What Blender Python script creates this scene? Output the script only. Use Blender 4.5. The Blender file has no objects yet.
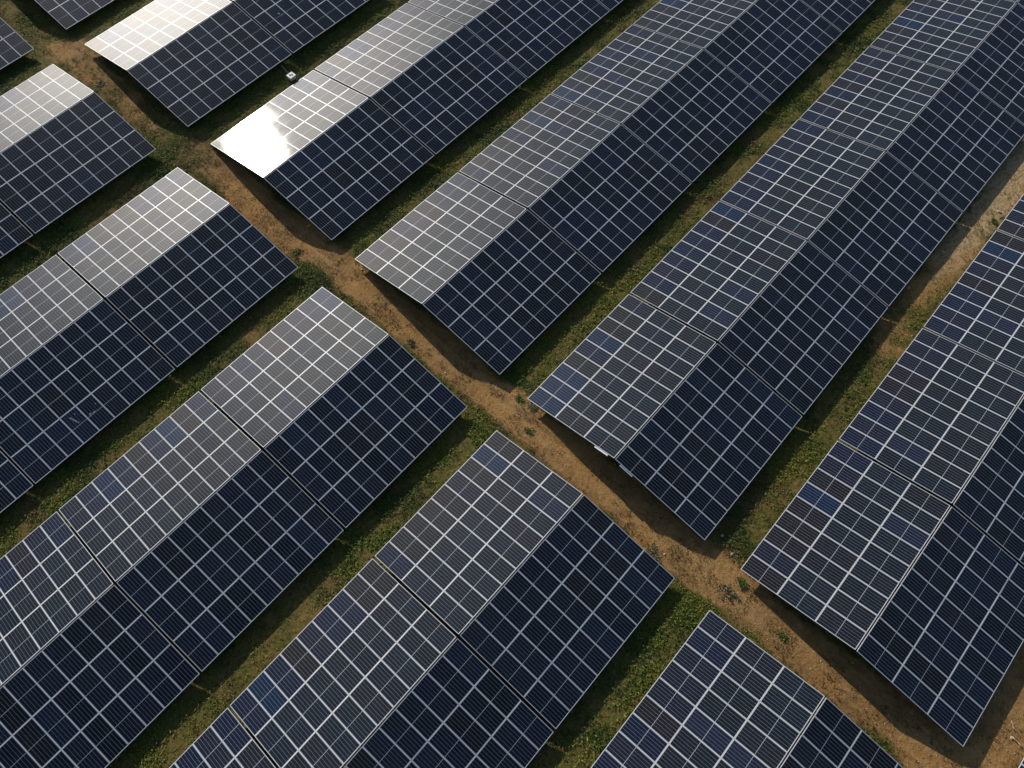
import bpy, math, random
import numpy as np

rnd = random.Random(7)
rng = np.random.default_rng(11)
sc = bpy.context.scene
COL = sc.collection

# ------------------------------------------------------------------ layout (metres; +Y runs along the rows, +X across them)
EAVE = 0.47                       # height of the low edge above the ground
HALF = 5.998                      # half width of a table in plan
RISE = 1.165                      # ridge above the low edge
TILT = math.atan2(RISE, HALF)
PERIOD = 9.3                      # table to table along a row
NMOD = 9
PITCH = 1.0205                    # module pitch along a row
TLEN = NMOD * PITCH
GAP = PERIOD - TLEN
ROWX = {'A': -61.484, 'B': -46.830, 'C': -32.911, 'D': -18.753, 'E': -4.537, 'F': 9.632, 'G': 23.85}
ROWZ = {'A': 0.011, 'B': 0.221, 'C': -0.203, 'D': -0.194, 'E': -0.017, 'F': 0.183, 'G': 0.2}
FAR0 = {'A': -3.476, 'B': -3.581, 'C': -3.374, 'D': -3.407, 'E': -3.569, 'F': -3.661, 'G': -3.6}
NEAR0 = {'A': -6.130, 'B': -6.149, 'C': -6.040, 'D': -6.028, 'E': -6.053, 'F': -6.235, 'G': -6.2}
SUN = np.array([-0.881, 0.282, 0.379]); SUN /= np.linalg.norm(SUN)


# ------------------------------------------------------------------ small helpers
def vnoise(x, y, s, seed=0):
    """smooth value noise on arrays, about 0..1"""
    x = np.asarray(x) / s; y = np.asarray(y) / s
    xi = np.floor(x).astype(np.int64); yi = np.floor(y).astype(np.int64)
    fx = x - xi; fy = y - yi
    fx = fx * fx * (3 - 2 * fx); fy = fy * fy * (3 - 2 * fy)

    def h(a, b):
        n = (a * 374761393 + b * 668265263 + seed * 974634777) & 0x7fffffff
        n = ((n ^ (n >> 13)) * 1274126177) & 0x7fffffff
        return ((n ^ (n >> 16)) & 0xffff) / 65535.0
    return ((h(xi, yi) * (1 - fx) + h(xi + 1, yi) * fx) * (1 - fy)
            + (h(xi, yi + 1) * (1 - fx) + h(xi + 1, yi + 1) * fx) * fy)


def fbm(x, y, s, seed=0, o=4):
    t = 0; a = 0.5; n = 0
    for k in range(o):
        t = t + a * vnoise(x, y, s / 2 ** k, seed + 17 * k); n += a; a *= 0.55
    return t / n


# ground level across the rows: level under a table and its lane, easing to the next row's level past the lane
_k = [(-400, 0), (-76, 0)]
_o = 'ABCDEFG'
for _i, _r in enumerate(_o):
    _z = ROWZ[_r]
    _k += [(ROWX[_r] - 3.5, _z), (ROWX[_r] + HALF + .8, _z)]
    if _i < 6: _k.append((ROWX[_o[_i + 1]] - HALF, .5 * (_z + ROWZ[_o[_i + 1]])))
_k += [(40, .2), (400, .2)]
_kx = np.array([q[0] for q in _k], float); _kz = np.array([q[1] for q in _k], float)


def ground_base(x):
    x = np.asarray(x, float)
    t = np.zeros_like(x)
    for o in (-.8, -.4, 0, .4, .8):          # softened so that the lanes have no creases
        t += np.interp(x + o, _kx, _kz)
    return t / 5


def ground_z(x, y):
    x = np.asarray(x, float); y = np.asarray(y, float)
    z = ground_base(x) + 0.05 * (fbm(x, y, 1.6, 3) - .5) + 0.07 * (fbm(x, y, 6, 5, 2) - .5)
    w = 0.25 * (vnoise(x, y * 0, 7, 9) - .5)      # wheel ruts of the track
    for c in (-4.35, -5.75):
        z -= 0.06 * np.exp(-((y - c - w) / 0.22) ** 2)
    z += 0.07 * np.exp(-((y + np.interp(x, [-60, -20, -5, 10], [3.9, 3.75, 4.1, 5.5]) - w) / 0.13) ** 2)
    return z


def link(name, mesh, mat=None, parent=None):
    o = bpy.data.objects.new(name, mesh); COL.objects.link(o)
    if mat is not None and mesh is not None and len(mesh.materials) == 0:
        for m in (mat if isinstance(mat, (list, tuple)) else [mat]):
            mesh.materials.append(m)
    if parent: o.parent = parent
    return o


def tag(o, label=None, cat=None, group=None, kind=None):
    if label: o['label'] = label
    if cat: o['category'] = cat
    if group: o['group'] = group
    if kind: o['kind'] = kind
    return o


class MB:
    def __init__(s): s.v = []; s.f = []; s.m = []

    def box(s, x0, x1, y0, y1, z0, z1, m=0):
        b = len(s.v)
        s.v += [(x0, y0, z0), (x1, y0, z0), (x1, y1, z0), (x0, y1, z0), (x0, y0, z1), (x1, y0, z1), (x1, y1, z1), (x0, y1, z1)]
        for q in ((3, 2, 1, 0), (4, 5, 6, 7), (0, 1, 5, 4), (1, 2, 6, 5), (2, 3, 7, 6), (3, 0, 4, 7)):
            s.f.append(tuple(b + i for i in q)); s.m.append(m)

    def prism(s, pts, axis_pts, m=0):
        """sweep a closed ring along points"""
        pass

    def tube(s, path, rad, n=8, m=0):
        path = [np.array(p, float) for p in path]
        rings = []
        for i, p in enumerate(path):
            d = path[min(i + 1, len(path) - 1)] - path[max(i - 1, 0)]
            d /= np.linalg.norm(d) + 1e-9
            a = np.cross(d, (0, 0, 1.0))
            if np.linalg.norm(a) < 1e-3: a = np.array([1.0, 0, 0])
            a /= np.linalg.norm(a); c = np.cross(d, a)
            r = rad[i] if isinstance(rad, (list, tuple)) else rad
            b = len(s.v); rings.append(b)
            for k in range(n):
                t = 2 * math.pi * k / n
                s.v.append(tuple(p + r * (a * math.cos(t) + c * math.sin(t))))
        for i in range(len(rings) - 1):
            for k in range(n):
                k2 = (k + 1) % n
                s.f.append((rings[i] + k, rings[i] + k2, rings[i + 1] + k2, rings[i + 1] + k)); s.m.append(m)
        s.f.append(tuple(rings[0] + k for k in reversed(range(n)))); s.m.append(m)
        s.f.append(tuple(rings[-1] + k for k in range(n))); s.m.append(m)

    def mesh(s, name, smooth=False):
        me = bpy.data.meshes.new(name); me.from_pydata(s.v, [], s.f); me.update()
        for p, m in zip(me.polygons, s.m): p.material_index = m
        if smooth: me.shade_smooth()
        return me


def quads_mesh(name, V, F, smooth=False):
    me = bpy.data.meshes.new(name)
    me.vertices.add(len(V)); me.vertices.foreach_set('co', np.asarray(V, np.float32).ravel())
    F = np.asarray(F, np.int32); k = F.shape[1]
    me.loops.add(F.size); me.loops.foreach_set('vertex_index', F.ravel())
    me.polygons.add(len(F))
    me.polygons.foreach_set('loop_start', np.arange(0, F.size, k, dtype=np.int32))
    me.polygons.foreach_set('loop_total', np.full(len(F), k, np.int32))
    if smooth: me.polygons.foreach_set('use_smooth', np.ones(len(F), bool))
    me.update(calc_edges=True); me.validate()
    return me


# ------------------------------------------------------------------ materials
def new_mat(name):
    m = bpy.data.materials.new(name); m.use_nodes = True
    nt = m.node_tree; b = nt.nodes['Principled BSDF']
    return m, nt, b


class G:
    """tiny node-graph writer"""
    def __init__(s, nt): s.nt = nt

    def n(s, t, **kw):
        d = s.nt.nodes.new(t)
        for k, v in kw.items(): setattr(d, k, v)
        return d

    def put(s, sock, v):
        if hasattr(v, 'links') or isinstance(v, bpy.types.NodeSocket): s.nt.links.new(v, sock)
        else: sock.default_value = v

    def math(s, op, a, b=None, c=None, clamp=False):
        d = s.n('ShaderNodeMath', operation=op, use_clamp=clamp)
        s.put(d.inputs[0], a)
        if b is not None: s.put(d.inputs[1], b)
        if c is not None: s.put(d.inputs[2], c)
        return d.outputs[0]

    def mix(s, f, a, b, mode='MIX'):
        d = s.n('ShaderNodeMix', data_type='RGBA', blend_type=mode)
        s.put(d.inputs[0], f); s.put(d.inputs[6], a); s.put(d.inputs[7], b)
        return d.outputs[2]

    def noise(s, vec, scale, detail=4, rough=.55):
        d = s.n('ShaderNodeTexNoise'); d.inputs['Scale'].default_value = scale
        d.inputs['Detail'].default_value = detail; d.inputs['Roughness'].default_value = rough
        s.put(d.inputs['Vector'], vec)
        return d.outputs['Fac']

    def ramp(s, f, stops):
        d = s.n('ShaderNodeValToRGB'); s.put(d.inputs[0], f)
        e = d.color_ramp.elements
        while len(e) < len(stops): e.new(.5)
        for q, (p, c) in zip(e, stops):
            q.position = p; q.color = (c, c, c, 1) if not isinstance(c, tuple) else (*c, 1)
        return d.outputs[0]

    def step(s, x, a, b):
        d = s.n('ShaderNodeMapRange'); d.interpolation_type = 'SMOOTHSTEP'
        s.put(d.inputs[0], x); d.inputs[1].default_value = a; d.inputs[2].default_value = b
        return d.outputs[0]


MODL = 2.016                      # module length up the slope
MODW = 1.0095


def panel_material():
    m, nt, b = new_mat('solar_glass'); g = G(nt)
    tc = g.n('ShaderNodeTexCoord'); sep = g.n('ShaderNodeSeparateXYZ'); nt.links.new(tc.outputs['Object'], sep.inputs[0])
    X, Y = sep.outputs[0], sep.outputs[1]
    oi = g.n('ShaderNodeObjectInfo')
    ax = g.math('ABSOLUTE', X); ay = g.math('ABSOLUTE', Y)
    # cell columns: six across the width
    cy = g.math('DIVIDE', g.math('ADD', Y, 0.4665), 0.1555)
    dy = g.math('MULTIPLY', g.math('ABSOLUTE', g.math('SUBTRACT', g.math('FRACT', g.math('ADD', cy, .5)), .5)), 0.1555)
    colline = g.math('MULTIPLY', g.math('LESS_THAN', dy, 0.0055), 0.56)
    # half cells: twelve in each half, with the wide strip between the halves
    hx = g.math('DIVIDE', g.math('SUBTRACT', ax, 0.012), 0.0795)
    dx = g.math('MULTIPLY', g.math('ABSOLUTE', g.math('SUBTRACT', g.math('FRACT', g.math('ADD', hx, .5)), .5)), 0.0795)
    rowline = g.math('MULTIPLY', g.math('LESS_THAN', dx, 0.0012), 0.13)
    mid = g.math('LESS_THAN', ax, 0.0115)
    edge = g.math('MAXIMUM', g.math('GREATER_THAN', ax, 0.972), g.math('GREATER_THAN', ay, 0.4775))
    # busbars: five fine wires per cell
    by = g.math('MULTIPLY', cy, 5)
    db = g.math('MULTIPLY', g.math('ABSOLUTE', g.math('SUBTRACT', g.math('FRACT', by), .5)), 0.0311)
    bus = g.math('MULTIPLY', g.math('LESS_THAN', db, 0.0007), 0.06)
    white = g.math('MAXIMUM', g.math('MAXIMUM', colline, rowline), mid)
    white = g.math('MAXIMUM', g.math('MAXIMUM', white, edge), bus)
    # silicon colour: the module's own tint with a slight difference from cell to cell
    cell = g.n('ShaderNodeCombineXYZ')
    nt.links.new(g.math('FLOOR', cy), cell.inputs[0]); nt.links.new(g.math('FLOOR', g.math('DIVIDE', X, 0.0795)), cell.inputs[1])
    nt.links.new(oi.outputs['Random'], cell.inputs[2])
    wn = g.n('ShaderNodeTexWhiteNoise'); wn.noise_dimensions = '3D'; nt.links.new(cell.outputs[0], wn.inputs['Vector'])
    var = g.math('MULTIPLY_ADD', wn.outputs['Value'], 0.35, 0.82)
    si = g.n('ShaderNodeVectorMath', operation='SCALE'); nt.links.new(oi.outputs['Color'], si.inputs[0]); nt.links.new(var, si.inputs['Scale'])
    col = g.mix(white, si.outputs[0], (0.38, 0.42, 0.48, 1))
    # thin dust, heavier in blotches
    geo = g.n('ShaderNodeNewGeometry')
    du = g.noise(geo.outputs['Position'], 0.9, 5, .6)
    dust = g.math('MULTIPLY', g.step(g.math('MULTIPLY_ADD', g.noise(geo.outputs['Position'], 4.5, 5, .7), .5, g.math('MULTIPLY', du, .6)), .45, .85), 0.014)
    col = g.mix(dust, col, (0.36, 0.30, 0.22, 1))
    # matt silicon under textured glass: a clear reflection of the surroundings plus the wide scatter of the etched surface
    dif = g.n('ShaderNodeBsdfDiffuse'); nt.links.new(col, dif.inputs['Color'])
    fr = g.n('ShaderNodeFresnel'); fr.inputs['IOR'].default_value = 1.45
    tint = g.n('ShaderNodeVectorMath', operation='NORMALIZE'); nt.links.new(oi.outputs['Color'], tint.inputs[0])
    tv = g.mix(0.12, (0.98, 0.98, 0.98, 1), tint.outputs[0])
    wide = g.n('ShaderNodeBsdfAnisotropic', distribution='BECKMANN'); wide.inputs['Roughness'].default_value = .455
    nt.links.new(tv, wide.inputs['Color'])
    clear = g.n('ShaderNodeBsdfAnisotropic', distribution='BECKMANN')
    nt.links.new(g.math('MULTIPLY_ADD', du, 0.03, 0.115), clear.inputs['Roughness'])
    bow = g.n('ShaderNodeBump'); bow.inputs['Strength'].default_value = .5; bow.inputs['Distance'].default_value = .006
    nt.links.new(g.noise(geo.outputs['Position'], 1.1, 2, .4), bow.inputs['Height'])
    nt.links.new(bow.outputs[0], clear.inputs['Normal']); nt.links.new(bow.outputs[0], wide.inputs['Normal'])
    m1 = g.n('ShaderNodeMixShader'); nt.links.new(g.math('MULTIPLY', fr.outputs[0], .41), m1.inputs[0])
    nt.links.new(dif.outputs[0], m1.inputs[1]); nt.links.new(wide.outputs[0], m1.inputs[2])
    m2 = g.n('ShaderNodeMixShader'); nt.links.new(g.math('MULTIPLY', fr.outputs[0], .46), m2.inputs[0])
    nt.links.new(m1.outputs[0], m2.inputs[1]); nt.links.new(clear.outputs[0], m2.inputs[2])
    nt.nodes.remove(b)
    nt.links.new(m2.outputs[0], nt.nodes['Material Output'].inputs[0])
    return m


def metal_material(name, col, rough, metallic=0.6):
    m, nt, b = new_mat(name); g = G(nt)
    geo = g.n('ShaderNodeNewGeometry')
    n = g.noise(geo.outputs['Position'], 3.0, 4)
    c = g.mix(g.math('MULTIPLY', n, .35), (*col, 1), (col[0] * .75, col[1] * .72, col[2] * .68, 1))
    nt.links.new(c, b.inputs['Base Color'])
    b.inputs['Metallic'].default_value = metallic
    nt.links.new(g.math('MULTIPLY_ADD', n, .15, rough - .07), b.inputs['Roughness'])
    return m


def plain(name, col, rough=.6):
    m, nt, b = new_mat(name); g = G(nt)
    tc = g.n('ShaderNodeTexCoord')
    n = g.noise(tc.outputs['Object'], 9.0, 4)
    c = g.mix(g.math('MULTIPLY', n, .5), (*col, 1), (col[0] * .7, col[1] * .68, col[2] * .62, 1))
    nt.links.new(c, b.inputs['Base Color']); b.inputs['Roughness'].default_value = rough
    return m


def soil_nodes(g, pos):
    """bare earth colour"""
    big = g.noise(pos, 0.22, 4); mid = g.noise(pos, 1.3, 6, .68); fine = g.noise(pos, 5.0, 6, .78)
    c = g.mix(g.step(big, .35, .65), (0.385, 0.212, 0.074, 1), (0.265, 0.155, 0.060, 1))
    c = g.mix(g.step(mid, .42, .7), c, (0.42, 0.248, 0.096, 1))
    c = g.mix(g.math('MULTIPLY', g.step(fine, .5, .72), .75), c, (0.10, 0.055, 0.025, 1))
    peb = g.n('ShaderNodeTexVoronoi'); peb.inputs['Scale'].default_value = 11.0; g.put(peb.inputs['Vector'], pos)
    c = g.mix(g.math('MULTIPLY', g.step(peb.outputs['Distance'], .16, .08), .5), c, (0.46, 0.37, 0.26, 1))
    return c, big, mid, fine


def moss_nodes(g, pos, fine):
    a = g.mix(g.step(g.noise(pos, 0.7, 4), .4, .65), (0.100, 0.112, 0.022, 1), (0.170, 0.135, 0.038, 1))
    a = g.mix(g.math('MULTIPLY', g.step(g.noise(pos, 3.5, 5, .7), .45, .65), .6), a, (0.20, 0.125, 0.050, 1))
    return g.mix(g.math('MULTIPLY', g.step(fine, .42, .66), .85), a, (0.026, 0.032, 0.011, 1))


def ground_material():
    m, nt, b = new_mat('meadow_soil'); g = G(nt)
    geo = g.n('ShaderNodeNewGeometry'); pos = geo.outputs['Position']
    soil, big, mid, fine = soil_nodes(g, pos)
    at = g.n('ShaderNodeAttribute'); at.attribute_name = 'green'
    moss = moss_nodes(g, pos, fine)
    f = g.step(g.math('ADD', at.outputs['Fac'], g.math('MULTIPLY_ADD', mid, .8, -.4)), .3, .62)
    f = g.math('MULTIPLY', f, .92)
    col = g.mix(f, soil, moss)
    gr = g.n('ShaderNodeAttribute'); gr.attribute_name = 'gravel'
    pale = g.mix(g.step(g.noise(pos, 5.0, 5, .7), .4, .65), (0.48, 0.35, 0.19, 1), (0.34, 0.22, 0.11, 1))
    col = g.mix(g.step(g.math('ADD', gr.outputs['Fac'], g.math('MULTIPLY_ADD', mid, .6, -.3)), .35, .6), col, pale)
    nt.links.new(col, b.inputs['Base Color']); b.inputs['Roughness'].default_value = .95
    b.inputs['Specular IOR Level'].default_value = .15
    bp = g.n('ShaderNodeBump'); bp.inputs['Strength'].default_value = 1.0; bp.inputs['Distance'].default_value = .11
    nt.links.new(g.math('ADD', g.math('MULTIPLY', fine, .6), mid), bp.inputs['Height']); nt.links.new(bp.outputs[0], b.inputs['Normal'])
    return m


def track_material():
    m, nt, b = new_mat('packed_dirt'); g = G(nt)
    geo = g.n('ShaderNodeNewGeometry'); pos = geo.outputs['Position']
    soil, big, mid, fine = soil_nodes(g, pos)
    # wheel-worn streaks along the track
    mp = g.n('ShaderNodeMapping'); mp.inputs['Scale'].default_value = (.25, 2.2, 1); nt.links.new(pos, mp.inputs[0])
    st = g.noise(mp.outputs[0], 1.4, 4)
    col = g.mix(g.math('MULTIPLY', g.step(st, .48, .7), .55), soil, (0.43, 0.27, 0.13, 1))
    at = g.n('ShaderNodeAttribute'); at.attribute_name = 'green'
    moss = moss_nodes(g, pos, fine)
    f = g.step(g.math('ADD', at.outputs['Fac'], g.math('MULTIPLY_ADD', mid, .8, -.4)), .3, .62)
    col = g.mix(g.math('MULTIPLY', f, .85), col, moss)
    nt.links.new(col, b.inputs['Base Color']); b.inputs['Roughness'].default_value = .95
    b.inputs['Specular IOR Level'].default_value = .15
    bp = g.n('ShaderNodeBump'); bp.inputs['Strength'].default_value = 1.0; bp.inputs['Distance'].default_value = .11
    nt.links.new(g.math('ADD', g.math('MULTIPLY', fine, .7), mid), bp.inputs['Height']); nt.links.new(bp.outputs[0], b.inputs['Normal'])
    return m


def leaf_material():
    m, nt, b = new_mat('leaf'); g = G(nt)
    at = g.n('ShaderNodeAttribute'); at.attribute_name = 'leaf_col'
    geo = g.n('ShaderNodeNewGeometry')
    n = g.noise(geo.outputs['Position'], 30.0, 2)
    c = g.mix(n, at.outputs['Color'], g.mix(.5, at.outputs['Color'], (0.02, 0.03, 0.01, 1)))
    nt.links.new(c, b.inputs['Base Color']); b.inputs['Roughness'].default_value = .65
    b.inputs['Specular IOR Level'].default_value = .25
    tr = g.n('ShaderNodeBsdfTranslucent'); nt.links.new(c, tr.inputs[0])
    mx = g.n('ShaderNodeMixShader'); mx.inputs[0].default_value = .25
    out = nt.nodes['Material Output']
    nt.links.new(b.outputs[0], mx.inputs[1]); nt.links.new(tr.outputs[0], mx.inputs[2]); nt.links.new(mx.outputs[0], out.inputs[0])
    return m


M_GLASS = panel_material()
M_FRAME = metal_material('aluminium_frame', (0.78, 0.79, 0.81), .45, .10)
M_STEEL = metal_material('galvanised_steel', (0.42, 0.43, 0.44), .5, .7)
M_GROUND = ground_material()
M_TRACK = track_material()
M_LEAF = leaf_material()
M_WHITE = plain('white_paint', (0.80, 0.80, 0.78), .45)
M_BLACK = plain('black_rubber', (0.03, 0.03, 0.03), .6)
M_DROP = plain('chalky_white', (0.36, 0.36, 0.35), .9)
M_STONE = plain('pale_stone', (0.50, 0.43, 0.32), .9)
M_TWIG = plain('dry_wood', (0.50, 0.42, 0.28), .9)

# ------------------------------------------------------------------ the prototype solar table
# module meshes: local x runs up/down the slope, y along the row, top of the frame at z = 0
mb = MB(); mb.box(-MODL / 2 + .024, MODL / 2 - .024, -MODW / 2 + .014, MODW / 2 - .014, -.010, -.003)
ME_GLASS = mb.mesh('solar_panel'); ME_GLASS.materials.append(M_GLASS)
mb = MB(); L2, W2, lip, lipx = MODL / 2, MODW / 2, .014, .024
mb.box(-L2 + lipx, L2 - lipx, -W2, -W2 + lip, -.035, -.001); mb.box(-L2 + lipx, L2 - lipx, W2 - lip, W2, -.035, -.001)
mb.box(-L2, -L2 + lipx, -W2, W2, -.035, 0); mb.box(L2 - lipx, L2, -W2, W2, -.035, 0)
ME_FRAME = mb.mesh('frame'); ME_FRAME.materials.append(M_FRAME)

RIDGE_GAP = .045
SLOPE = HALF / math.cos(TILT)
STEP = (SLOPE - RIDGE_GAP + .011) / 3


def slope_point(side, s, y, off):
    """point at distance s down from the ridge on one slope, off metres above its surface"""
    x = side * (s * math.cos(TILT) + off * math.sin(TILT))
    z = EAVE + RISE - s * math.sin(TILT) + off * math.cos(TILT)
    return (x, y, z)


def purlin_mesh():
    b = MB(); b.box(-.03, .03, 0.05, TLEN - .05, -.07, 0)
    return b.mesh('purlin')


def trestle_mesh():
    """one welded frame: two rafters and five posts"""
    b = MB(); w = .035
    for side in (-1, 1):
        for (s0, s1) in ((.06, SLOPE - .25),):
            p = [slope_point(side, s0, -w, -.105), slope_point(side, s1, -w, -.105), slope_point(side, s1, w, -.105), slope_point(side, s0, w, -.105),
                 slope_point(side, s0, -w, -.185), slope_point(side, s1, -w, -.185), slope_point(side, s1, w, -.185), slope_point(side, s0, w, -.185)]
            k = len(b.v); b.v += p
            for q in ((0, 1, 2, 3), (7, 6, 5, 4), (0, 4, 5, 1), (1, 5, 6, 2), (2, 6, 7, 3), (3, 7, 4, 0)):
                b.f.append(tuple(k + i for i in q)); b.m.append(0)
        for s in (2.2, 5.0):
            x, _, z = slope_point(side, s, 0, -.19)
            b.box(x - .04, x + .04, -.03, .03, -.35, z)
    b.box(-.05, .05, -.032, .032, -.35, EAVE + RISE - .19)
    return b.mesh('trestle')


ME_PURLIN = purlin_mesh(); ME_PURLIN.materials.append(M_STEEL)
ME_TRESTLE = trestle_mesh(); ME_TRESTLE.materials.append(M_STEEL)


def panel_tint(side, j, r):
    """silicon tint of a module; the outer modules of the western slope are a mixed batch"""
    if side < 0 and j == 2:
        q = r.random()
        if q < .30: return (0.006, 0.011, 0.032)
        if q < .42: return (0.004, 0.017, 0.050)
        if q < .72: return (0.0125, 0.0115, 0.015)
        return (0.010, 0.012, 0.026)
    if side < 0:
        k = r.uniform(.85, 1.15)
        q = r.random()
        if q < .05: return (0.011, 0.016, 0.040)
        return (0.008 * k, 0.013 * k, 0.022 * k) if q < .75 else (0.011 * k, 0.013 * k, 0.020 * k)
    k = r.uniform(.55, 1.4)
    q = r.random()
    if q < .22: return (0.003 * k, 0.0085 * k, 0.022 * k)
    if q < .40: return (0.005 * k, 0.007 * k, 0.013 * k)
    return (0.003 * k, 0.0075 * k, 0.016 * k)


def build_table():
    root = bpy.data.objects.new('solar_table', None); COL.objects.link(root); root.empty_display_size = .5
    for side in (-1, 1):
        for j in range(3):
            s = RIDGE_GAP + MODL / 2 + j * STEP
            for i in range(NMOD):
                p = link('solar_panel', ME_GLASS, None, root)
                p.location = slope_point(side, s, (i + .5) * PITCH, 0)
                p.rotation_euler = (0, side * TILT, 0)
                link('frame', ME_FRAME, None, p)
        for s in (.5, 1.6, 2.55, 3.65, 4.6, 5.7):
            p = link('purlin', ME_PURLIN, None, root)
            p.location = slope_point(side, s, 0, -.036); p.rotation_euler = (0, side * TILT, 0)
    for y in (.75, 4.55, 8.35):
        t = link('trestle', ME_TRESTLE, None, root); t.location = (0, y, 0)
    return root


def copy_tree(o, parent=None):
    c = o.copy(); COL.objects.link(c)
    if parent: c.parent = parent
    for ch in o.children: copy_tree(ch, c)
    return c


def dress(root, seed):
    """give every module of a table its own tint and a hair of misalignment"""
    r = random.Random(seed)
    n = 0
    for ch in root.children:
        if not ch.name.startswith('solar_panel'): continue
        side = -1 if ch.location.x < 0 else 1
        s = abs(ch.location.x) / math.cos(TILT); j = int((s - RIDGE_GAP) / STEP)
        ch.color = (*panel_tint(side, j, r), 1)
        ch.rotation_euler = (r.gauss(0, .004), side * TILT + r.gauss(0, .003), 0)
        n += 1


ORD = ['first', 'second', 'third', 'fourth', 'fifth', 'sixth']
COUNT = {('A', 'U'): 1, ('A', 'L'): 1, ('B', 'U'): 2, ('B', 'L'): 2, ('C', 'U'): 4, ('C', 'L'): 3, ('D', 'U'): 5, ('D', 'L'): 3,
         ('E', 'U'): 6, ('E', 'L'): 3, ('F', 'U'): 4, ('F', 'L'): 1, ('G', 'U'): 1}
LOOK = {'A': 'navy', 'B': 'cream-lit', 'C': 'pale-lit', 'D': 'grey-lit', 'E': 'slate blue', 'F': 'dark navy', 'G': 'dark navy'}
WHERE = {'A': 'two rows left of the glare', 'B': 'one row left of the glare', 'C': 'in the glare row',
         'D': 'one row right of the glare', 'E': 'two rows right of the glare', 'F': 'three rows right of the glare',
         'G': ''}
SPECIAL = {('C', 'U', 0): 'ridged solar table with white sun glare blazing on its slope beside the dirt track',
           ('G', 'U', 0): 'sliver of a dark solar table at the very bottom right corner',
           ('E', 'U', 0): 'slate blue solar table with two pale end brackets at its ridge, beside the dirt track',
           ('C', 'L', 1): 'pale-lit solar table with chalky bird droppings on its dark slope, near side of the track',
           ('A', 'U', 0): 'navy solar table cut off by the top edge at the top left, beyond the track',
           ('A', 'L', 0): 'navy solar table cut off by the left edge, on the near side of the track'}

proto = build_table()
TABLES = {}
first = True
seed = 100
for (row, blk), cnt in COUNT.items():
    for k in range(cnt):
        o = proto if first else copy_tree(proto)
        first = False
        y = FAR0[row] + GAP / 2 + k * PERIOD if blk == 'U' else NEAR0[row] - (k + 1) * PERIOD + GAP / 2
        if k == 0: y += -GAP / 4 if blk == 'U' else GAP / 4
        o.location = (ROWX[row], y, ROWZ[row])
        side = 'far' if blk == 'U' else 'near'
        if (row, blk, k) in SPECIAL: lab = SPECIAL[(row, blk, k)]
        else: lab = f"{LOOK[row]} table, {ORD[k]} on the track's {side} side, {WHERE[row]}"
        tag(o, lab, 'solar table', 'ridged solar tables standing in rows')
        TABLES[(row, blk, k)] = o
for key, o in TABLES.items():
    seed += 1
    dress(o, seed)

# two pale brackets under the ridge end of one table
for side in (-1, 1):
    b = MB()
    p0 = [slope_point(side, .42, -.09, -.045), slope_point(side, 1.28, -.09, -.045), slope_point(side, 1.28, .10, -.045), slope_point(side, .42, .10, -.045)]
    p1 = [slope_point(side, .42, -.09, -.095), slope_point(side, 1.28, -.09, -.095), slope_point(side, 1.28, .10, -.095), slope_point(side, .42, .10, -.095)]
    b.v += p0 + p1
    for q in ((0, 1, 2, 3), (7, 6, 5, 4), (0, 4, 5, 1), (1, 5, 6, 2), (2, 6, 7, 3), (3, 7, 4, 0)): b.f.append(q); b.m.append(0)
    link('end_bracket', b.mesh('end_bracket'), M_FRAME, TABLES[('E', 'U', 0)])


# bird droppings on two modules
def dropping(panel, blobs):
    b = MB()
    for (x, y, rx, ry, a) in blobs:
        k = len(b.v); n = 11
        for i in range(n):
            t = 2 * math.pi * i / n; q = rnd.uniform(.6, 1.2)
            u, v = rx * q * math.cos(t), ry * q * math.sin(t)
            b.v.append((x + u * math.cos(a) - v * math.sin(a), y + u * math.sin(a) + v * math.cos(a), -.0005))
        for i in range(n):
            b.v.append((b.v[k + i][0], b.v[k + i][1], -.0028))
        b.f.append(tuple(range(k, k + n))); b.m.append(0)
        for i in range(n): b.f.append((k + i, k + n + i, k + n + (i + 1) % n, k + (i + 1) % n)); b.m.append(0)
    link('bird_dropping', b.mesh('bird_dropping'), M_DROP, panel)


def panel_of(key, side, j, i):
    want = slope_point(side, RIDGE_GAP + MODL / 2 + j * STEP, (i + .5) * PITCH, 0)
    return min((c for c in TABLES[key].children if c.name.startswith('solar_panel')),
               key=lambda c: (c.location[0] - want[0]) ** 2 + (c.location[1] - want[1]) ** 2)


dropping(panel_of(('C', 'L', 1), 1, 2, 3), [(-.62, -.1, .10, .05, .3), (-.45, -.05, .16, .035, .2), (-.28, 0, .07, .06, 0), (-.68, .2, .04, .03, 0), (-.15, .05, .05, .03, .4)])
dropping(panel_of(('C', 'L', 1), 1, 2, 4), [(-.1, -.25, .07, .05, .5), (-.02, -.32, .05, .03, .2), (-.4, .3, .06, .03, .1), (-.06, -.05, .03, .1, 0)])
dropping(panel_of(('B', 'U', 1), 1, 1, 1), [(-.2, .1, .09, .08, .2), (.0, .2, .05, .04, 0)])


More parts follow.
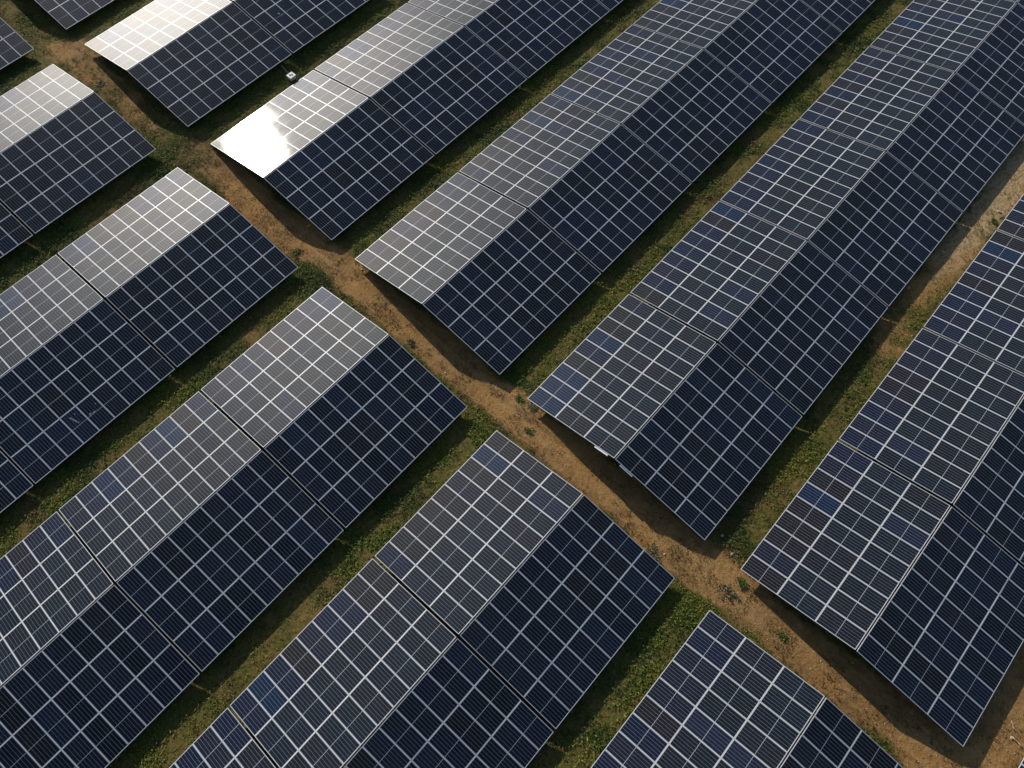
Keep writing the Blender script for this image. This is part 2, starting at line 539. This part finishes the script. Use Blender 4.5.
# ------------------------------------------------------------------ ground
def lane_green(x, y):
    """how overgrown the ground is, 0 bare .. 1 green"""
    x = np.asarray(x, float); y = np.asarray(y, float)
    gn = fbm(x, y, 3.2, 21, 4)
    v = 0.90 + 1.2 * (gn - .5)
    # the track itself and the dry lane between the second and third rows right of the glare
    ed = 0.9 * (fbm(x, y * 0 + 3, 2.3, 31, 4) - .5)
    c = np.abs(y + 4.45 + ed * .8)
    bare = np.interp(x, [-70, -50, -40, -30, 10, 30], [.25, .30, .45, .92, .95, .75])
    v = v - bare * np.clip(1 - (c - .65) / 1.0, 0, 1)
    drylane = np.exp(-((x - 16.7) / 2.6) ** 2)
    v = v - .9 * drylane
    lane_e = np.exp(-((x - 2.5) / 2.2) ** 2) * np.clip((y - 8) / 9, 0, 1)
    v = v - .62 * lane_e
    return np.clip(v, 0, 1)


def gravel(x, y):
    x = np.asarray(x, float); y = np.asarray(y, float)
    return np.exp(-((x - 2.4) / 1.9) ** 2) * np.clip((y - 10) / 16, 0, 1) * .75


xs = np.concatenate([np.linspace(-420, -72, 30)[:-1], np.arange(-72, 31, .22), np.linspace(31, 420, 30)[1:]])
ys = np.concatenate([np.linspace(-420, -42, 30)[:-1], np.arange(-42, 56, .22), np.linspace(56, 420, 30)[1:]])
GX, GY = np.meshgrid(xs, ys)
V = np.stack([GX.ravel(), GY.ravel(), ground_z(GX, GY).ravel()], 1)
nx, ny = len(xs), len(ys)
I = np.arange(nx * ny).reshape(ny, nx)
F = np.stack([I[:-1, :-1].ravel(), I[:-1, 1:].ravel(), I[1:, 1:].ravel(), I[1:, :-1].ravel()], 1)
me = quads_mesh('ground', V, F, True)
a = me.attributes.new('green', 'FLOAT', 'POINT'); a.data.foreach_set('value', lane_green(V[:, 0], V[:, 1]).astype(np.float32))
a = me.attributes.new('gravel', 'FLOAT', 'POINT'); a.data.foreach_set('value', gravel(V[:, 0], V[:, 1]).astype(np.float32))
tag(link('ground', me, M_GROUND), 'grassy brown ground under the rows of solar tables', 'ground', kind='structure')

# the dirt track: its own sheet with wandering edges, following the ground
tx = np.arange(-72, 30, .2); T = np.linspace(0, 1, 15)
top = -3.95 + 1.0 * (fbm(tx, tx * 0, 2.2, 41, 4) - .5)
bot = -5.75 + 1.2 * (fbm(tx, tx * 0 + 5, 2.0, 43, 4) - .5)
TX = np.repeat(tx[:, None], len(T), 1); TY = bot[:, None] + (top - bot)[:, None] * T[None, :]
TZ = ground_z(TX, TY) + .012
V = np.stack([TX.ravel(), TY.ravel(), TZ.ravel()], 1)
I = np.arange(TX.size).reshape(TX.shape)
F = np.stack([I[:-1, :-1].ravel(), I[1:, :-1].ravel(), I[1:, 1:].ravel(), I[:-1, 1:].ravel()], 1)
me = quads_mesh('dirt_track', V, F, True)
edge = np.abs(np.repeat(T[None, :], len(tx), 0) - .5) * 2
gr = lane_green(TX, TY)
a = me.attributes.new('green', 'FLOAT', 'POINT'); a.data.foreach_set('value', gr.ravel().astype(np.float32))
tag(link('dirt_track', me, M_TRACK), 'bare brown dirt track crossing between the two blocks of solar tables', 'track', kind='structure')


# ------------------------------------------------------------------ low plants: thousands of small leaves
GREENS = np.array([(0.225, 0.275, 0.036), (0.160, 0.240, 0.036), (0.270, 0.275, 0.045), (0.090, 0.135, 0.030), (0.230, 0.190, 0.045), (0.30, 0.175, 0.060), (0.26, 0.21, 0.11)])


def leaves(cx, cy, cz, size, col, per, spread, lift, rg):
    """rosettes of bent leaf blades; returns vertices, faces and a colour per vertex"""
    n = len(cx)
    rep = lambda q: np.repeat(q, per)
    X, Y, Z, S = rep(cx), rep(cy), rep(cz), rep(size)
    m = n * per
    ang = rg.uniform(0, 2 * np.pi, m); el = rg.uniform(lift[0], lift[1], m)
    ln = S * rg.uniform(.6, 1.2, m); wd = ln * rg.uniform(.22, .42, m)
    dx, dy = np.cos(ang), np.sin(ang)
    ox = X + rg.normal(0, 1, m) * S * spread; oy = Y + rg.normal(0, 1, m) * S * spread
    oz = Z + rg.uniform(0, .25, m) * S
    px, py = -dy, dx
    mid = np.stack([ox + dx * ln * .5 * np.cos(el), oy + dy * ln * .5 * np.cos(el), oz + ln * .5 * np.sin(el)], 1)
    tip = np.stack([ox + dx * ln * np.cos(el * .6), oy + dy * ln * np.cos(el * .6), oz + ln * .7 * np.sin(el)], 1)
    base = np.stack([ox, oy, oz], 1)
    side = np.stack([px * wd * .5, py * wd * .5, rg.normal(0, .15, m) * wd], 1)
    V = np.stack([base, mid + side, tip, mid - side], 1).reshape(-1, 3)
    F = np.arange(m * 4).reshape(m, 4)
    C = np.repeat(np.repeat(col, per, 0) * rg.uniform(.7, 1.3, (m, 1)), 4, 0)
    return V, F, C


def leaf_mesh(name, V, F, C):
    me = quads_mesh(name, V, F)
    a = me.color_attributes.new('leaf_col', 'FLOAT_COLOR', 'POINT')
    a.data.foreach_set('color', np.concatenate([C, np.ones((len(C), 1))], 1).astype(np.float32).ravel())
    me.materials.append(M_LEAF)
    return me


NR = 420000
# only where sky reaches the ground: the lanes and the verges of the track
cxs = []; cys = []
order = 'ABCDEFG'
lanes = [((ROWX[p] + HALF - 1.0), (ROWX[q] - HALF + 1.0)) for p, q in zip(order[:-1], order[1:])]
for (x0, x1) in lanes:
    n = int(NR * (x1 - x0) / 30)
    lo, hi = (-36, 48)
    cxs.append(rng.uniform(x0, x1, n)); cys.append(rng.uniform(lo, hi, n))
n = 110000
cxs.append(rng.uniform(-70, 28, n)); cys.append(rng.uniform(-7.6, -1.8, n))
cx = np.concatenate(cxs); cy = np.concatenate(cys)
# keep what the camera's neighbourhood can see
keep = (cy < 0.46 * cx * -1 + 52) | True
den = lane_green(cx, cy)
cl = fbm(cx, cy, 1.1, 61, 3)
pk = np.clip((den - .22) * 1.7, 0.04, 1) * np.clip((cl - .30) * 3.0, .05, 1)
keep = rng.random(len(cx)) < pk
cx, cy, den = cx[keep], cy[keep], den[keep]
tone = fbm(cx, cy, 2.0, 71, 3) + rng.normal(0, .10, len(cx))
dry = fbm(cx, cy, 1.5, 81, 3) + rng.normal(0, .08, len(cx)) - .35 * (den - .5)
ci = np.where(tone > .58, 2, np.where(tone > .47, 0, np.where(tone > .4, 1, 3)))
ci = np.where(dry > .56, 4 + rng.integers(0, 3, len(cx)), ci)
col = GREENS[ci]
# dry litter and clods of dead grass on the bare earth
n = 26000
lx = np.concatenate([rng.uniform(-68, 28, n), rng.normal(2.5, 1.2, 7000), rng.uniform(15.3, 18.2, 4000)])
ly = np.concatenate([rng.normal(-4.6, 1.1, n), rng.uniform(6, 46, 7000), rng.uniform(-7, 32, 4000)])
k2 = rng.random(len(lx)) < np.clip((fbm(lx, ly, .8, 91, 3) - .42) * 5, 0, 1)
lx, ly = lx[k2], ly[k2]
LIT = np.array([(0.22, 0.115, 0.042), (0.34, 0.20, 0.075), (0.18, 0.10, 0.04), (0.38, 0.26, 0.11), (0.16, 0.13, 0.04)])
col = np.concatenate([col, LIT[rng.integers(0, 5, len(lx))]])
cx = np.concatenate([cx, lx]); cy = np.concatenate([cy, ly]); den = np.concatenate([den, np.full(len(lx), .15)])
size = rng.uniform(.04, .125, len(cx)) * (0.7 + .7 * den)
V, F, C = leaves(cx, cy, ground_z(cx, cy) + .01, size, col, 4, .35, (.1, 1.1), rng)
tag(link('grass', leaf_mesh('grass', V, F, C)), 'low green and straw coloured ground plants in the lanes', 'grass', kind='stuff')

# loose pebbles: in the gravelly lane and along the track
ic = bpy.data.meshes.new('tmp')


def stones(pts):
    ico = np.array([(1, 0, 0), (-1, 0, 0), (0, 1, 0), (0, -1, 0), (0, 0, 1), (0, 0, -1)], float)
    fc = np.array([(0, 2, 4), (2, 1, 4), (1, 3, 4), (3, 0, 4), (2, 0, 5), (1, 2, 5), (3, 1, 5), (0, 3, 5)])
    Vs = []; Fs = []
    for i, (x, y, z, s) in enumerate(pts):
        sh = ico * rng.uniform(.6, 1.2, (6, 1)) * np.array([1, rng.uniform(.6, 1), .55]) * s
        t = rng.uniform(0, 6.28); R = np.array([[math.cos(t), -math.sin(t), 0], [math.sin(t), math.cos(t), 0], [0, 0, 1]])
        Vs.append(sh @ R.T + (x, y, z)); Fs.append(fc + 6 * i)
    return np.concatenate(Vs), np.concatenate(Fs)


px = np.concatenate([rng.normal(2.4, .8, 700), rng.uniform(-68, 28, 1500), rng.uniform(15.5, 18, 300)])
py = np.concatenate([rng.uniform(11, 42, 700), rng.normal(-4.8, .9, 1500), rng.uniform(-6, 30, 300)])
ps = rng.uniform(.015, .045, len(px)) * np.where(rng.random(len(px)) < .06, 2.2, 1)
V, F = stones(list(zip(px, py, ground_z(px, py) + .01, ps)))
me = quads_mesh('gravel', V, F)
tag(link('gravel', me, M_STONE), 'pale loose pebbles scattered over the track and the dry lane', 'gravel', kind='stuff')


# ------------------------------------------------------------------ single plants beside the track
def weed(x, y, r, kind, label, lift=(.08, .75)):
    cols = {'green': [(0.085, 0.17, 0.030), (0.13, 0.22, 0.040)], 'grey': [(0.20, 0.19, 0.12), (0.28, 0.26, 0.17), (0.13, 0.13, 0.07)],
            'olive': [(0.16, 0.16, 0.035), (0.21, 0.18, 0.05)], 'yellow': [(0.42, 0.36, 0.10), (0.12, 0.13, 0.03)]}[kind]
    n = int(22 + 46 * r)
    t = rng.uniform(0, 6.283, n); lobes = 1 + .35 * np.sin(2 * t + rnd.uniform(0, 6)) + .25 * np.sin(3 * t + rnd.uniform(0, 6))
    q = rng.random(n) ** .7 * r * lobes
    lx, ly = q * np.cos(t), q * np.sin(t)
    lz = .02 + np.clip(1 - q / r, 0, 1) * r * .16 * rng.uniform(.3, 1, n)
    cc = np.array(cols)[rng.integers(0, len(cols), n)]
    V, F, C = leaves(lx, ly, lz, rng.uniform(.10, .2, n) * (.6 + r), cc, 5, .3, lift, rng)
    z0 = float(ground_z(np.array([x]), np.array([y]))[0])
    root = bpy.data.objects.new('weed', None); COL.objects.link(root); root.location = (x, y, z0)
    o = link('foliage', leaf_mesh('foliage', V, F, C), None, root)
    b = MB()
    for k in range(4):
        tt = rnd.uniform(0, 6.28); b.tube([(0, 0, -.03), (.25 * r * math.cos(tt), .25 * r * math.sin(tt), r * .3), (.5 * r * math.cos(tt), .5 * r * math.sin(tt), r * .42)], [.012, .008, .004], 5)
    link('stem', b.mesh('stem'), M_TWIG, root)
    return tag(root, label, 'weed', 'weeds along the dirt track')


WEEDS = []   # filled from the picture's positions below


# ------------------------------------------------------------------ camera
cd = bpy.data.cameras.new('camera'); cam = bpy.data.objects.new('camera', cd); COL.objects.link(cam)
cam.location = (0.90658595, -17.25443461, 38.21251942 + EAVE)
cam.rotation_euler = (0.45625406, 0.00714931, 0.72748741)
cd.sensor_width = 36; cd.lens = 758.7558 / 1024 * 36; cd.clip_start = .5; cd.clip_end = 2000
sc.camera = cam


def pix(px, py, h=0.0):
    """ground point seen at a pixel (used once, to read places off the photograph)"""
    from mathutils import Vector
    d = Vector(((px - 512) / 758.7558, -(py - 384) / 758.7558, -1))
    d.rotate(cam.rotation_euler)
    z = h
    for _ in range(5):
        t = (z - cam.location.z) / d.z
        x, y = cam.location.x + d.x * t, cam.location.y + d.y * t
        z = h + float(ground_base(np.array([x]))[0])
    return x, y


for (px_, py_, r, kind, lab) in [
    (654, 556, .42, 'grey', 'grey dry weed at the corner of a dark table, widest part of the track'),
    (729, 593, .42, 'grey', 'grey bushy weed in the middle of the track above the lowest small table'),
    (743, 585, .26, 'green', 'bright green weed under the left corner of the dark right hand table'),
    (783, 638, .22, 'green', 'small green weed inside the shadow edge along the bottom right track'),
    (554, 489, .34, 'green', 'green weed clump just beyond the ridge end of the bottom middle table'),
    (604, 518, .36, 'green', 'dark green weed clump against the dark slope of the bottom middle table'),
    (529, 431, .20, 'green', 'small green weed in the track below the slate table corner'),
    (519, 399, .26, 'green', 'round green weed at the left corner of the slate table'),
    (533, 407, .22, 'grey', 'pale grey weed just under the left corner of the slate table'),
    (397, 352, .30, 'olive', 'olive weed at the edge of the rut in the middle of the track'),
    (411, 343, .24, 'grey', 'grey weed beside the rut below the grey-lit far table'),
    (296, 252, .30, 'olive', 'olive weed at the right corner of the pale near table beside the track crossing'),
    (164, 153, .32, 'green', 'green weed at the right corner of the cream-lit near table'),
    (100, 84, .30, 'grey', 'grey weed on the track between the two cream-lit tables'),
    (215, 146, .22, 'olive', 'olive weed at the corner of the glaring table'),
    (830, 722, .36, 'olive', 'olive weed beside the ridge end of the lowest small table'),
    (858, 733, .30, 'green', 'green weed beside the dark slope of the lowest small table'),
    (993, 221, .24, 'green', 'single green weed in the pale gravelly lane at the right edge'),
    (691, 608, .24, 'green', 'green weed at the left corner of the lowest small table'),
    (480, 428, .28, 'green', 'green weed above the left corner of the bottom middle table'),
]:
    x, y = pix(px_, py_)
    weed(x, y, r, kind, lab)

# ------------------------------------------------------------------ the white box in the lane, wired to its table
bx, by = pix(291, 75, .36)
bz = float(ground_z(np.array([bx]), np.array([by]))[0])
root = bpy.data.objects.new('junction_box', None); COL.objects.link(root); root.location = (bx, by, bz)
b = MB(); b.box(-.20, .20, -.21, .21, .08, .32); link('body', b.mesh('body'), M_WHITE, root)
b = MB(); b.box(-.24, .24, -.25, .25, .323, .36); link('lid', b.mesh('lid'), M_WHITE, root)
b = MB(); b.box(-.05, .05, -.05, .05, -.2, .077); link('post', b.mesh('post'), M_STEEL, root)
b = MB(); b.v += [(-.19, -.08, .3605), (.07, -.15, .3605), (.05, .0, .3605), (.20, .05, .3605), (-.07, .18, .3605), (-.05, .05, .3605)]
b.v += [(x, y, .365) for x, y, z in b.v[:6]]
b.f += [(5, 4, 3, 2, 1, 0), (6, 7, 8, 9, 10, 11)] + [(i, (i + 1) % 6, 6 + (i + 1) % 6, 6 + i) for i in range(6)]; b.m += [0] * 8
link('warning_mark', b.mesh('warning_mark'), M_BLACK, root)
b = MB(); b.tube([(-.20, .05, .2), (-.5, .12, .14), (-.9, .16, .2), (-1.25, .17, .42)], .03, 8); link('conduit', b.mesh('conduit', True), M_STEEL, root)
tag(root, 'small white box with a black mark on its lid, in the lane beside a table', 'electrical box')

# ------------------------------------------------------------------ dry sticks at the bottom right
def stick(p, q, label):
    (x0, y0), (x1, y1) = pix(*p), pix(*q)
    z0, z1 = (float(ground_z(np.array([a_]), np.array([b_]))[0]) for a_, b_ in ((x0, y0), (x1, y1)))
    b = MB(); n = 7
    path = []
    for i in range(n):
        t = i / (n - 1)
        path.append(((x1 - x0) * t + rnd.uniform(-.03, .03), (y1 - y0) * t + rnd.uniform(-.03, .03), (z1 - z0) * t + .035 + rnd.uniform(0, .03)))
    b.tube(path, [.03, .028, .026, .024, .022, .018, .012], 7)
    a_, c_ = path[3], path[4]
    b.tube([a_, (a_[0] + .16, a_[1] - .10, a_[2] + .05), (a_[0] + .26, a_[1] - .10, a_[2] + .07)], [.014, .010, .005], 6)
    o = link('dry_stick', b.mesh('dry_stick', True), M_TWIG); o.location = (x0, y0, z0)
    return tag(o, label, 'stick', 'dry sticks lying on bare dirt')


stick((1011, 721), (1014, 731), 'short pale dry stick lying on the dirt, upper one near the bottom right corner')
stick((1012, 737), (1022, 747), 'pale dry stick on the dirt, lower one near the bottom right corner')


def rock(p, s, label):
    x, y = pix(*p); z = float(ground_z(np.array([x]), np.array([y]))[0])
    import bmesh
    bm = bmesh.new(); bmesh.ops.create_icosphere(bm, subdivisions=2, radius=1)
    for v in bm.verts:
        k = 1 + .28 * (rnd.random() - .5)
        v.co = (v.co.x * s * k, v.co.y * s * .75 * k, v.co.z * s * .5 * k)
    me = bpy.data.meshes.new('rock'); bm.to_mesh(me); bm.free()
    o = link('rock', me, M_STONE); o.location = (x, y, z + s * .2); o.rotation_euler = (0, 0, rnd.uniform(0, 3))
    return tag(o, label, 'rock', 'pale rocks on the ground')


rock((1011.5, 738), .09, 'small pale rock beside the two dry sticks in the bottom right')
rock((732, 554), .12, 'pale rock in the grass beside the left edge of the dark right hand table')
rock((722, 536), .11, 'pale rock in the shade by the corner of the large slate table')
rock((908, 288), .12, 'whitish rock at the shadow edge in the right hand lane')
rock((943, 252), .10, 'pale rock in the dry lane, middle of the right edge')
rock((999, 212), .13, 'pale rock beside the single green weed in the gravelly lane')
rock((362, 270), .08, 'small pale rock under the corner of the grey-lit far table')
rock((322, 287), .10, 'small pale rock on the track at the corner of the grey-lit near table')

# ------------------------------------------------------------------ light
w = bpy.data.worlds.new('World'); sc.world = w; w.use_nodes = True
nt = w.node_tree; bg = nt.nodes['Background']
sky = nt.nodes.new('ShaderNodeTexSky'); sky.sky_type = 'NISHITA'; sky.sun_disc = False
el = math.asin(SUN[2]); az = math.atan2(SUN[0], SUN[1])
sky.sun_elevation = el; sky.sun_rotation = az
sky.dust_density = .8; sky.air_density = 1.0; sky.ozone_density = 1.6
nt.links.new(sky.outputs[0], bg.inputs[0]); bg.inputs[1].default_value = .07
sd = bpy.data.lights.new('sun', 'SUN'); so = bpy.data.objects.new('sun', sd); COL.objects.link(so)
from mathutils import Vector
so.rotation_euler = Vector(SUN).to_track_quat('Z', 'Y').to_euler()
so.location = (-60, 20, 40)
sd.energy = 3.4; sd.angle = math.radians(.7); sd.color = (1.0, .93, .81)

sc.view_settings.view_transform = 'Standard'; sc.view_settings.look = 'None'
sc.view_settings.exposure = 0.35; sc.view_settings.gamma = 1.0
sc.render.engine = 'CYCLES'
sc.cycles.max_bounces = 6; sc.cycles.diffuse_bounces = 2; sc.cycles.glossy_bounces = 3; sc.cycles.transmission_bounces = 2
sc.cycles.sample_clamp_indirect = 3.0
sc.cycles.caustics_reflective = False; sc.cycles.caustics_refractive = False
